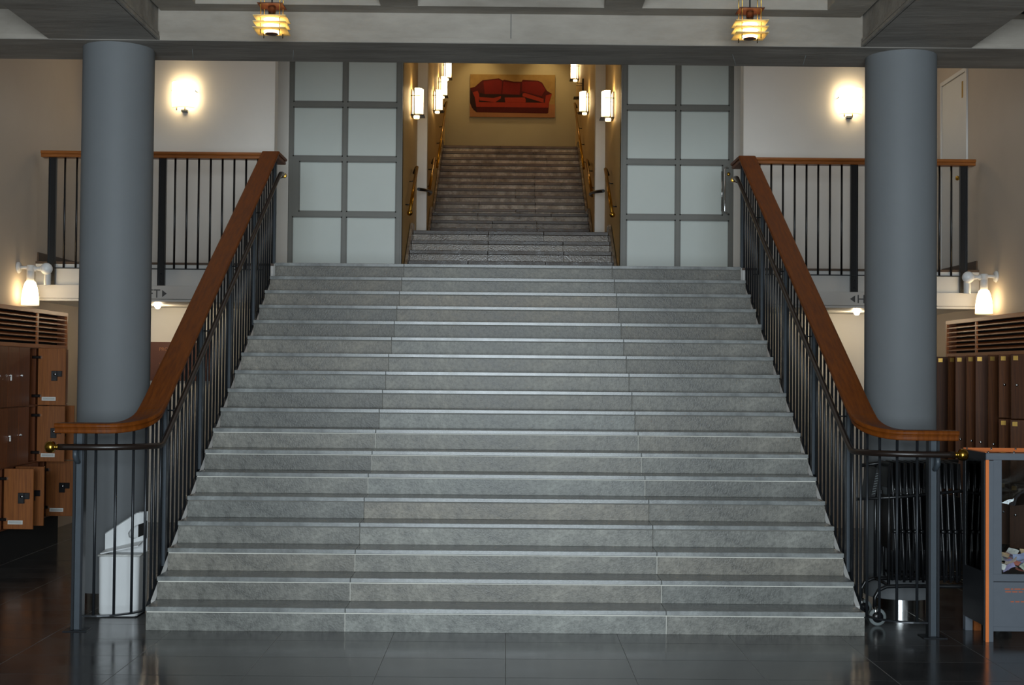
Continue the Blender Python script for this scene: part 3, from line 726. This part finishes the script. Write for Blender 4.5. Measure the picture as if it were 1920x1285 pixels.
# ------------------------------------------------------------------ bell lamps on the side walls
for s, lab in ((-1, 'white bell-shaped wall lamp with globe above the lockers with open doors'), (1, 'white bell-shaped wall lamp with globe above the lockers beside the case')):
    y = 4.38
    t = thing('bell_lamp', lab, 'lamp', (s*SIDE, y, 2.4), 'bell wall lamps')
    xb = s*(SIDE-.13)
    MB().lathe([(0, 0), (.058, 0), (.06, .01), (.05, .025), (0, .027)] if s < 0 else [(0, 0), (.058, 0), (.06, -.01), (.05, -.025), (0, -.027)], 20, (s*SIDE, y, 2.775), 'x').build('wall_plate', 'white_paint', t)
    MB().tube([(s*(SIDE-.02), y, 2.775), (xb, y, 2.775)], .018, 10).build('arm', 'white_paint', t)
    MB().lathe([(0, 2.80), (.036, 2.80), (.038, 2.795), (.038, 2.742), (.036, 2.74), (.038, 2.738), (.038, 2.64), (0, 2.635)], 24, (xb, y, 0)).build('neck', 'white_paint', t)
    MB().lathe([(.036, 2.64), (.05, 2.628), (.064, 2.59), (.075, 2.54), (.083, 2.48), (.087, 2.395), (.083, 2.395), (.079, 2.48), (.07, 2.54), (.058, 2.59), (.036, 2.625)], 28, (xb, y, 0)).build('glass_shade', 'glow_bell', t)
    xg = s*(SIDE-.29)
    MB().tube([(xb-s*.035, y, 2.765), (xb-s*.05, y, 2.765), (xb-s*.06, y, 2.765), (xb-s*.10, y, 2.765), (xb-s*.115, y, 2.765)], [.03, .03, .018, .026, .03], 14).build('swivel', 'white_paint', t)
    MB().sphere((xg, y, 2.765), .06, 20, 12).build('globe', 'plastic_white', t)
    MB().lathe([(.034, 2.60), (.034, 2.72)], 16, (xg, y+.03, 0)).build('spot_tube', 'white_paint', t)

# ------------------------------------------------------------------ pendant lamps
for s, lab in ((-1, 'pendant lamp of stacked cream glass plates, the left one'), (1, 'pendant lamp of stacked cream glass plates, the right one')):
    x, y = s*1.664, .20
    t = thing('pendant_lamp', lab, 'lamp', (x, y, 4.06), 'pendant lamps')
    def ring_plate(mb, half, r, z, th):
        n = 32; v = []; f = []
        for zz in (z, z+th):
            for k in range(n):
                a = 2*math.pi*k/n+math.pi/4; v.append((x+r*math.cos(a), y+r*math.sin(a), zz))
            for k in range(n):
                a = 2*math.pi*k/n+math.pi/4; c_, s_ = math.cos(a), math.sin(a); q = half/max(abs(c_), abs(s_)); v.append((x+q*c_, y+q*s_, zz))
        for k in range(n):
            k2 = (k+1) % n
            f += [(k, k2, n+k2, n+k), (2*n+k, 3*n+k, 3*n+k2, 2*n+k2), (n+k, n+k2, 3*n+k2, 3*n+k), (k, 2*n+k, 2*n+k2, k2)]
        mb.add(v, f)
    for z in (4.205, 4.163, 4.121):
        m = MB(); ring_plate(m, .112, .058, z-.006, .006); m.build('glass_plate', 'shade_plate', t)
    MB().lathe([(.05, 4.10), (.054, 4.12), (.054, 4.20), (.04, 4.215), (0, 4.218)], 24, (x, y, 0)).build('glass_cylinder', 'glow_pendant', t)
    MB().lathe([(0, 4.097), (.046, 4.097), (.046, 4.10), (0, 4.10)], 24, (x, y, 0)).build('bottom_disc', 'copper', t)
    MB().lathe([(.027, 4.215), (.027, 4.288), (0, 4.29)], 16, (x, y, 0)).build('socket', 'stainless', t)
    MB().box(x-.088, x+.088, y-.088, y+.088, 4.290, 4.296, .001).build('top_plate', 'copper', t)
    MB().tube([(x, y, 4.296), (x, y, cz+.35)], .005, 8).build('cable', 'steel_dark', t)
    for dx in (-.066, .066):
        for dy in (-.066, .066):
            MB().tube([(x+dx, y+dy, 4.085), (x+dx, y+dy, cz+.35)], .0032, 6).build('rod', 'brass', t)
# thin wires with hooks on the cross beam soffit
for px, pz in ((-2.42, .0), (-1.65, .04), (1.69, -.12), (2.25, .05)):
    o = MB().tube([(px, 1.05, 4.197), (px-pz*.3, 1.10, 4.12)], .0012, 5).build('hanging_wire', 'rubber')
    tag(o, 'thin pale wire hanging from the cross beam', 'wire', 'thin wires on the beam')
tag(MB().tube([(3.62, .55, 4.42), (4.1, .50, 4.30), (4.7, .45, 4.17), (4.95, .42, 4.12)], .012, 8).build('black_cable', 'black'), 'black cable slanting across the right ceiling bay', 'cable')

# ------------------------------------------------------------------ lockers
PITCH, XL = .27, 4.50
ROWS = [(1.405, 1.955), (.865, 1.40), (.315, .86)]
def locker_bank(s, lab, y_first, ncol, opened):
    yend = 4.55; y0 = yend-ncol*PITCH
    t = thing('locker_bank', lab, 'lockers', (s*4.72, (y0+yend)/2, 0), 'wooden locker banks')
    fx = s*XL; bx = s*(SIDE-.01)
    body = MB()
    body.box(fx, bx, y0-.02, y0, .30, 2.325).box(fx, bx, yend, yend+.02, .30, 2.325)
    body.box(bx, s*(SIDE-.03), y0, yend, .30, 2.325)
    for z in (.30, .8625, 1.4025, 1.957, 2.30):
        body.box(fx+s*.004, bx, y0, yend, z-.008 if z > .3 else z, z+.012 if z < 2.2 else 2.325)
    for k in range(1, ncol): body.box(fx+s*.02, bx, y0+k*PITCH-.006, y0+k*PITCH+.006, .31, 1.957)
    body.build('carcass', 'wood_dark', t)
    MB().box(s*(XL+.06), bx, y0, yend, 0, .30).build('plinth', 'black_inside', t)
    MB().box(s*(XL+.10), s*(XL+.11), y0, yend, 1.97, 2.30).build('vent_backing', 'black_inside', t)
    MB().box(fx-s*.003, fx+s*.02, y0-.02, yend+.02, 2.288, 2.328, .002).build('cornice', 'wood_louvre', t)
    MB().box(fx-s*.003, fx+s*.02, y0-.02, yend+.02, 1.955, 1.992, .002).build('vent_sill', 'wood_louvre', t)
    MB().box(fx-s*.003, fx+s*.02, yend-.012, yend+.02, 1.992, 2.288, .001).build('vent_stile', 'wood_louvre', t)
    MB().box(fx+s*.004, fx+s*.02, yend-.84, yend-.80, 1.992, 2.288, .001).build('vent_stile', 'wood_louvre', t)
    for i in range(6):
        z = 2.015+.0455*i
        MB().hexa([(fx, y0, z), (fx+s*.05, y0, z+.02), (fx+s*.05, yend-.012, z+.02), (fx, yend-.012, z), (fx, y0, z+.012), (fx+s*.05, y0, z+.032), (fx+s*.05, yend-.012, z+.032), (fx, yend-.012, z+.012)]).build('louvre_slat', 'wood_louvre', t)
    for r, (z0, z1) in enumerate(ROWS):
        for k in range(ncol):
            tall = s > 0 and y0+k*PITCH > 2.6
            if tall and r: continue
            if tall: z0 = ROWS[2][0]
            else: z0 = ROWS[r][0]
            ya = y0+k*PITCH+.002; yb = y0+(k+1)*PITCH-.002
            ang = opened(r, k, ya, yb)
            hinge_y = yb if s < 0 else ya         # hinges on the viewer's right facing the wall
            wdt = yb-ya; th = .018
            # door in local frame: hinge at origin, width along -Y (s<0) or +Y (s>0), outer face towards the room
            d = bpy.data.objects.new('door', None); COL.objects.link(d)
            d.parent = t; d.location = (fx-wloc(t).x, hinge_y-wloc(t).y, 0)
            a = math.radians(ang)
            d.rotation_euler = (0, 0, a if s < 0 else a)
            sg_ = -1 if s < 0 else 1
            # for the left bank a positive turn swings the free edge from -Y towards +X
            if s > 0: d.rotation_euler = (0, 0, a)
            out = -s                                 # outer face direction in x
            def db(name, x0, x1, u0, u1, za, zb, m, c=0):
                o = MB().box(x0*out, x1*out, sg_*u0, sg_*u1, za, zb, c).build(name, m); o.parent = d; return o
            leaf = db('door_leaf', 0, th, 0, wdt, z0+.003, z1-.003, 'locker_face' if s > 0 else ('wood_locker' if ang > 20 else 'wood_dark'), .0015)
            # outer side: number plate and lock
            lz = z0+(z1-z0)*.52
            if s > 0: db('number_plate', th, th+.003, wdt-.055, wdt-.015, z1-.055, z1-.018, 'plate_brass')
            lo_ = MB().lathe([(0, .012), (.011, .012), (.013, .004), (.013, 0)] if out > 0 else [(0, -.012), (.011, -.012), (.013, -.004), (.013, 0)], 12, (th*out, sg_*(wdt-.045), lz), 'x').build('lock_barrel', 'chrome', None); lo_.parent = d
            if ang > 20 and s < 0:
                # inner side faces the stairs: lock body, notice sticker, hinges
                db('lock_body', -.022, 0, wdt-.13, wdt-.075, lz-.05, lz+.045, 'black', .002)
                db('lock_latch', -.02, 0, wdt-.075, wdt-.03, lz-.01, lz+.045, 'black', .002)
                q = MB().lathe([(0, -.026), (.012, -.026), (.012, -.02)], 12, (0, sg_*(wdt-.095), lz+.012), 'x').build('lock_face', 'chrome'); q.parent = d
                if out < 0: q.scale = (1, 1, 1)
                db('notice_sticker', -.0015, 0, .04, .175, z0+.045, z0+.08, 'sticker')
                for zz in (.056, .066): db('sticker_line', -.0022, -.0012, .05, .165, z0+zz, z0+zz+.004, 'sticker_ink')
                for hz in (z0+.09, z1-.09): db('hinge', -.03, 0, -.05, .035, hz-.014, hz+.014, 'stainless', .003)
            elif s < 0:
                db('key', th, th+.018, wdt-.047, wdt-.044, lz-.006, lz+.004, 'chrome')
                if k % 2 == 0: db('key_tag', th+.006, th+.018, wdt-.05, wdt-.04, lz-.045, lz-.008, 'sticker')
def openL(r, k, ya, yb):
    h = round(yb+.002, 2)
    op = {0: (3.74,), 1: (3.74, 4.01), 2: (2.93, 3.2, 4.01)}
    return 88 if any(abs(h-q) < .02 for q in op[r]) else 0
def openR(r, k, ya, yb):
    if r == 0 and ya < 1.95: return 0
    random.seed(r*31+k*7+3)
    return 86 + random.uniform(-16, 7) if ya > 2.0 - (r == 0)*.0 else 0
locker_bank(-1, 'wooden lockers with several doors ajar beside the bin-side column', 1.85, 10, openL)
locker_bank(1, 'wooden lockers with all doors swung open behind the display case', 1.85, 10, openR)

# ------------------------------------------------------------------ waste bin
t = thing('waste_bin', 'white plastic waste bin with slanted hood behind the railing', 'bin', (-2.745, .56, 0))
def rrect(x0, x1, y0, y1, r, n=5):
    P = []
    for cx, cy, a0 in ((x1-r, y1-r, 0), (x0+r, y1-r, 90), (x0+r, y0+r, 180), (x1-r, y0+r, 270)):
        for i in range(n+1):
            a = math.radians(a0+90*i/n); P.append((cx+r*math.cos(a), cy+r*math.sin(a)))
    return P
def loft(name, rings, m, parent, cap0=True, cap1=True):
    mb = MB(); n = len(rings[0]); v = [p for r in rings for p in r]
    f = [(i*n+k, i*n+(k+1) % n, (i+1)*n+(k+1) % n, (i+1)*n+k) for i in range(len(rings)-1) for k in range(n)]
    mb.add(v, f, False)
    if cap0: mb.add(rings[0], [tuple(range(n))])
    if cap1: mb.add(rings[-1], [tuple(range(n))])
    return mb.build(name, m, parent)
ring = lambda z, e: [(x, y, z) for x, y in rrect(-2.885-e, -2.605+e, .45-e, .72+e, .035)]
rin = lambda z, e: [(x, y, z) for x, y in rrect(-2.885+.012-e, -2.605-.012+e, .462-e, .708+e, .028)]
loft('bin_body', [ring(.008, -.008), ring(.03, 0), ring(.425, .004), ring(.44, .008), rin(.44, .004), rin(.30, 0)], 'plastic_white', t)
B('bin_base', -2.87, -2.62, .465, .705, 0, .01, 'black', t)
# hood: wall round the back whose upper edge climbs to the stair side
def hz(x): return .575+.15*min(1, max(0, (x+2.885)/.225))
hood = MB()
hp = [(-2.885, .50), (-2.885, .66), (-2.86, .70), (-2.63, .70), (-2.605, .66), (-2.605, .58)]
hb = MB().prism([(-2.885, .44), (-2.885, .577), (-2.664, .722), (-2.605, .727), (-2.605, .44)], .685, .70, 'y')
hb.build('hood_back', 'plastic_white', t)
MB().prism([(-2.885, .44), (-2.885, .575), (-2.664, .722), (-2.605, .727), (-2.605, .655), (-2.655, .638), (-2.70, .612), (-2.722, .578), (-2.715, .548), (-2.68, .536), (-2.605, .566), (-2.605, .44)], .60, .612, 'y').build('hood_front', 'plastic_white', t)
MB().hexa([(-2.885, .60, .572), (-2.664, .60, .719), (-2.664, .70, .719), (-2.885, .70, .572), (-2.885, .60, .577), (-2.664, .60, .724), (-2.664, .70, .724), (-2.885, .70, .577)]).build('hood_top', 'plastic_white', t)
B('bin_slot_shade', -2.67, -2.607, .676, .684, .53, .66, 'black_inside', t, .003)  # black sheet standing in for the shade inside the slot
MB().hexa([(-2.88, .47, .442), (-2.61, .47, .50), (-2.61, .60, .52), (-2.88, .60, .455), (-2.88, .47, .450), (-2.61, .47, .508), (-2.61, .60, .528), (-2.88, .60, .463)]).build('swing_flap', 'plastic_white', t)
MB().tube([(-2.888, .448, .437), (-2.75, .443, .440), (-2.602, .448, .437), (-2.600, .60, .437)], .008, 8).build('bag_edge', 'bag', t)

# ------------------------------------------------------------------ display case with notes
cx0, cy0, cy1, cx1 = 3.185, -.155, .285, 4.25
t = thing('display_case', 'grey donation case with orange corner strips and clear panes', 'case', (3.7, .06, 0))
for x, y in ((cx0, cy0), (cx1-.06, cy0), (cx0, cy1-.05), (cx1-.06, cy1-.05)): MB().box(x, x+.06 if x > 4 else x+.05, y, y+.05, 0, 1.20, .001).build('corner_post', 'case_grey', t)
MB().box(cx0, cx1, cy0-.004, cy0+.02, 1.205, 1.25, .002).build('top_rail', 'case_grey', t)
MB().box(cx0+.05, cx1, cy0, cy0+.02, .40, .448, .001).build('sill_rail', 'case_grey', t)
MB().box(cx0+.05, cx1, cy0+.004, cy0+.02, .075, .395, .001).build('front_panel', 'case_grey', t)
MB().box(cx0+.05, cx1, cy0+.0005, cy0+.02, .07, .10, .001).build('bottom_rail', 'case_grey', t)
MB().box(cx0+.05, cx0+.105, cy0, cy0+.02, .448, 1.205, .001).build('stile', 'case_grey', t)
sd = MB().box(cx0-.002, cx0+.016, cy0+.03, cy1, .10, .455, .001).box(cx0-.004, cx0+.016, cy0, cy1, 1.20, 1.252, .001).box(cx0-.002, cx0+.016, cy0+.03, cy0+.085, .455, 1.20, .001).box(cx0-.002, cx0+.016, cy1-.05, cy1, .455, 1.20, .001)
sd.build('side_frame', 'case_dark', t)
B('orange_strip', cx0-.003, cx0+.018, cy0-.0045, cy0+.004, 0, 1.205, 'orange', t)
B('orange_strip', cx0, cx1, cy1-.012, cy1+.004, 1.235, 1.262, 'orange', t)
B('orange_strip', cx0, cx0+.012, cy0+.02, cy1-.012, 1.25, 1.256, 'orange', t)
B('rear_leg_block', cx0+.06, cx0+.11, cy1-.05, cy1-.005, 0, .08, 'wood_louvre', t)
B('base_board', cx0+.02, cx1, cy0+.02, cy1-.01, .38, .44, 'case_dark', t)
B('front_pane', cx0+.10, cx1, cy0+.006, cy0+.012, .448, 1.205, 'clear_glass', t)
B('side_pane', cx0+.004, cx0+.009, cy0+.08, cy1-.05, .455, 1.20, 'clear_glass', t)
B('back_pane', cx0+.05, cx1, cy1-.03, cy1-.025, .44, 1.22, 'clear_glass', t)
B('top_pane', cx0, cx1, cy0, cy1, 1.226, 1.232, 'clear_glass', t)
for i in range(7):
    for y in (cy0+.01, cy1-.02):
        MB().lathe([(0, .012), (.006, .01), (.007, 0)], 8, (cx0+.02+.17*i, y, 1.252)).build('screw', 'chrome', t)
for i in range(12):
    MB().lathe([(0, -.006), (.005, -.005), (.006, 0)], 8, (cx0+.27, cy0+.006, .52+.055*i), 'y').build('screw', 'chrome', t)
for z, a, b in ((.345, .125, .50), (.327, .13, .50), (.262, .165, .50)):
    x = cx0+a
    random.seed(int(z*1000))
    while x < cx0+b:
        wl = random.uniform(.015, .04)
        B('lettering', x, x+wl, cy0+.0025, cy0+.005, z, z+.009, 'case_text', t); x += wl+.008
# crumpled clear film hanging inside the panes
fm = MB(); nx, nz = 12, 10; v = []; f = []
for i in range(nx+1):
    for j in range(nz+1):
        u, q = i/nx, j/nz
        v.append((cx0+.11+.9*u, cy0+.03+.02*math.sin(9*u+4*q)+.015*math.sin(17*u*q+2), 1.20-.30*q*(.6+.4*math.sin(6*u+1))))
for i in range(nx):
    for j in range(nz):
        a = i*(nz+1)+j; f.append((a, a+1, a+nz+2, a+nz+1))
fm.add(v, f, True); fm.build('clear_film', 'clear_glass', t)
random.seed(21)
note_cols = ['cream', 'salmon', 'lilac', 'pale green', 'white', 'blue grey', 'tan']
for i in range(56):
    x = cx0+.075+random.random()*.42; y = cy0+.045+random.random()*.30; z = .45+.09*(i/56)+random.random()*.02
    lx, ly = (.042, .023) if i % 4 else (.028, .02)
    mb = MB(); n = 4; v = []; f = []
    amp = random.uniform(.004, .014); ph = random.random()*6
    for k in range(n+1):
        for e in (-1, 1):
            for dz in (0, .0008): v.append((-lx+2*lx*k/n, e*ly, amp*math.sin(3*k/n+ph)+dz))
    for k in range(n):
        a = k*4; f += [(a, a+2, a+6, a+4), (a+1, a+5, a+7, a+3), (a, a+4, a+5, a+1), (a+2, a+3, a+7, a+6)]
    f += [(0, 1, 3, 2), (4*n, 4*n+2, 4*n+3, 4*n+1)]
    mb.add(v, f); ci = i % 7
    o = mb.build('paper_note', NOTE[ci], None, (x, y, z+.012))
    o.rotation_euler = (random.uniform(.0, .9), random.uniform(-.35, .35), random.uniform(-.9, .9))
    tag(o, '%s paper note in the pile inside the donation case' % note_cols[ci], 'note', 'notes heaped in the donation case')

# ------------------------------------------------------------------ trolley of folding chairs
t = thing('chair_trolley', 'black tubular trolley on castors carrying folding chairs', 'trolley', (2.9, .55, 0))
for y, nm in ((.38, 0), (.74, 1)):
    MB().tube([(2.595, y, .13), (2.598, y, .20), (2.625, y, .25), (2.68, y, .275), (2.8, y, .28), (3.30, y, .28), (3.42, y, .275), (3.47, y, .25), (3.49, y, .20), (3.495, y, .13)], .014, 10).build('base_rail', 'chair_black', t)
    for x in (2.61, 3.495):
        o = MB().lathe([(.030, -.012), (.055, -.012), (.062, -.006), (.062, .006), (.055, .012), (.030, .012)], 24, (x+.005, y, .062), 'y').build('castor', 'rubber', t)
        MB().lathe([(0, -.013), (.04, -.013), (.04, .013), (0, .013)], 16, (x+.005, y, .062), 'y').build('castor_hub', 'chair_black', t)
        MB().tube([(x-.003, y, .06), (x-.01, y, .135)], [.012, .018], 8).build('castor_fork', 'stainless', t)
MB().tube([(2.47, .40, .885), (2.80, .40, .905), (3.27, .40, .955)], .011, 8).build('side_bar', 'chair_black', t)
MB().tube([(2.58, .72, 1.10), (2.72, .72, 1.12), (3.30, .72, 1.14)], .014, 8).build('top_bar', 'chair_black', t)
for x in (2.70, 3.30):
    for y in (.40, .74): MB().tube([(x, y, .28), (x, y, 1.12)], .012, 8).build('upright', 'chair_black', t)
MB().tube([(2.70, .38, .28), (2.70, .74, .28)], .012, 8).build('cross_bar', 'chair_black', t)
MB().tube([(3.30, .38, .28), (3.30, .74, .28)], .012, 8).build('cross_bar', 'chair_black', t)
xs_ch = [2.745, 2.80, 2.845, 2.89, 2.935, 2.985, 3.04, 3.085, 3.13, 3.175, 3.225]
ordn = ['first', 'second', 'third', 'fourth', 'fifth', 'sixth', 'seventh', 'eighth', 'ninth', 'tenth', 'eleventh']
proto = None
def chair_parts(t):
    for y in (.42, .72):
        MB().tube([(.016, y, .30), (.010, y, .5), (.002, y, .66), (-.010, y, .93), (-.022, y, 1.14)], .0095, 8).build('leg', 'chair_black').parent = t
        MB().tube([(-.008, y+.02, .31), (-.004, y+.02, .60), (.000, y+.02, .80), (.002, y+.02, .92)], .0085, 8).build('leg', 'chair_black').parent = t
        o = MB().lathe([(0, -.016), (.013, -.016), (.015, -.008), (.015, .012), (0, .012)], 12, (.0, y-.012, .66), 'y').build('pivot_bolt', 'stainless'); o.parent = t
        o.data.materials[0] = MATS['chair_black']
        o = MB().sphere((-.012, y-.009, .93), .0052, 8, 6).build('rivet', 'chrome'); o.parent = t
    MB().box(-.012, .0, .425, .715, .52, .90, .003).build('seat', 'chair_black').parent = t
    MB().box(-.034, -.022, .425, .715, .96, 1.145, .004).build('backrest', 'chair_black').parent = t
    MB().tube([(.022, .42, .34), (.022, .72, .34)], .008, 8).build('stretcher', 'chair_black').parent = t
for i, x in enumerate(xs_ch):
    c = thing('folding_chair', 'folded black chair on the trolley, %s from the staircase' % ordn[i], 'chair', (x, 0, 0), 'folding chairs on the trolley')
    if proto is None:
        chair_parts(c); proto = c
    else:
        for ch in list(proto.children):
            q = ch.copy(); COL.objects.link(q); q.parent = c
# slatted black panel leaning at the stair end of the trolley
pt = thing('slotted_panel', 'black slotted panel leaning between the stair railing and the trolley', 'panel', (2.60, .40, .88))
MB().hexa([(2.565, .40, .88), (2.60, .40, .88), (2.60, .66, .88), (2.565, .66, .88), (2.61, .40, 1.10), (2.645, .40, 1.10), (2.645, .66, 1.10), (2.61, .66, 1.10)], .002).build('board', 'chair_black', pt)
for i in range(9):
    z = .92+.018*i
    x = 2.582+.205*(z-.88)
    MB().hexa([(x-.012, .395, z), (x+.012, .395, z+.006), (x+.012, .40, z+.006), (x-.012, .40, z), (x-.012, .395, z+.003), (x+.012, .395, z+.009), (x+.012, .40, z+.009), (x-.012, .40, z+.003)]).build('slot', 'rubber', pt)
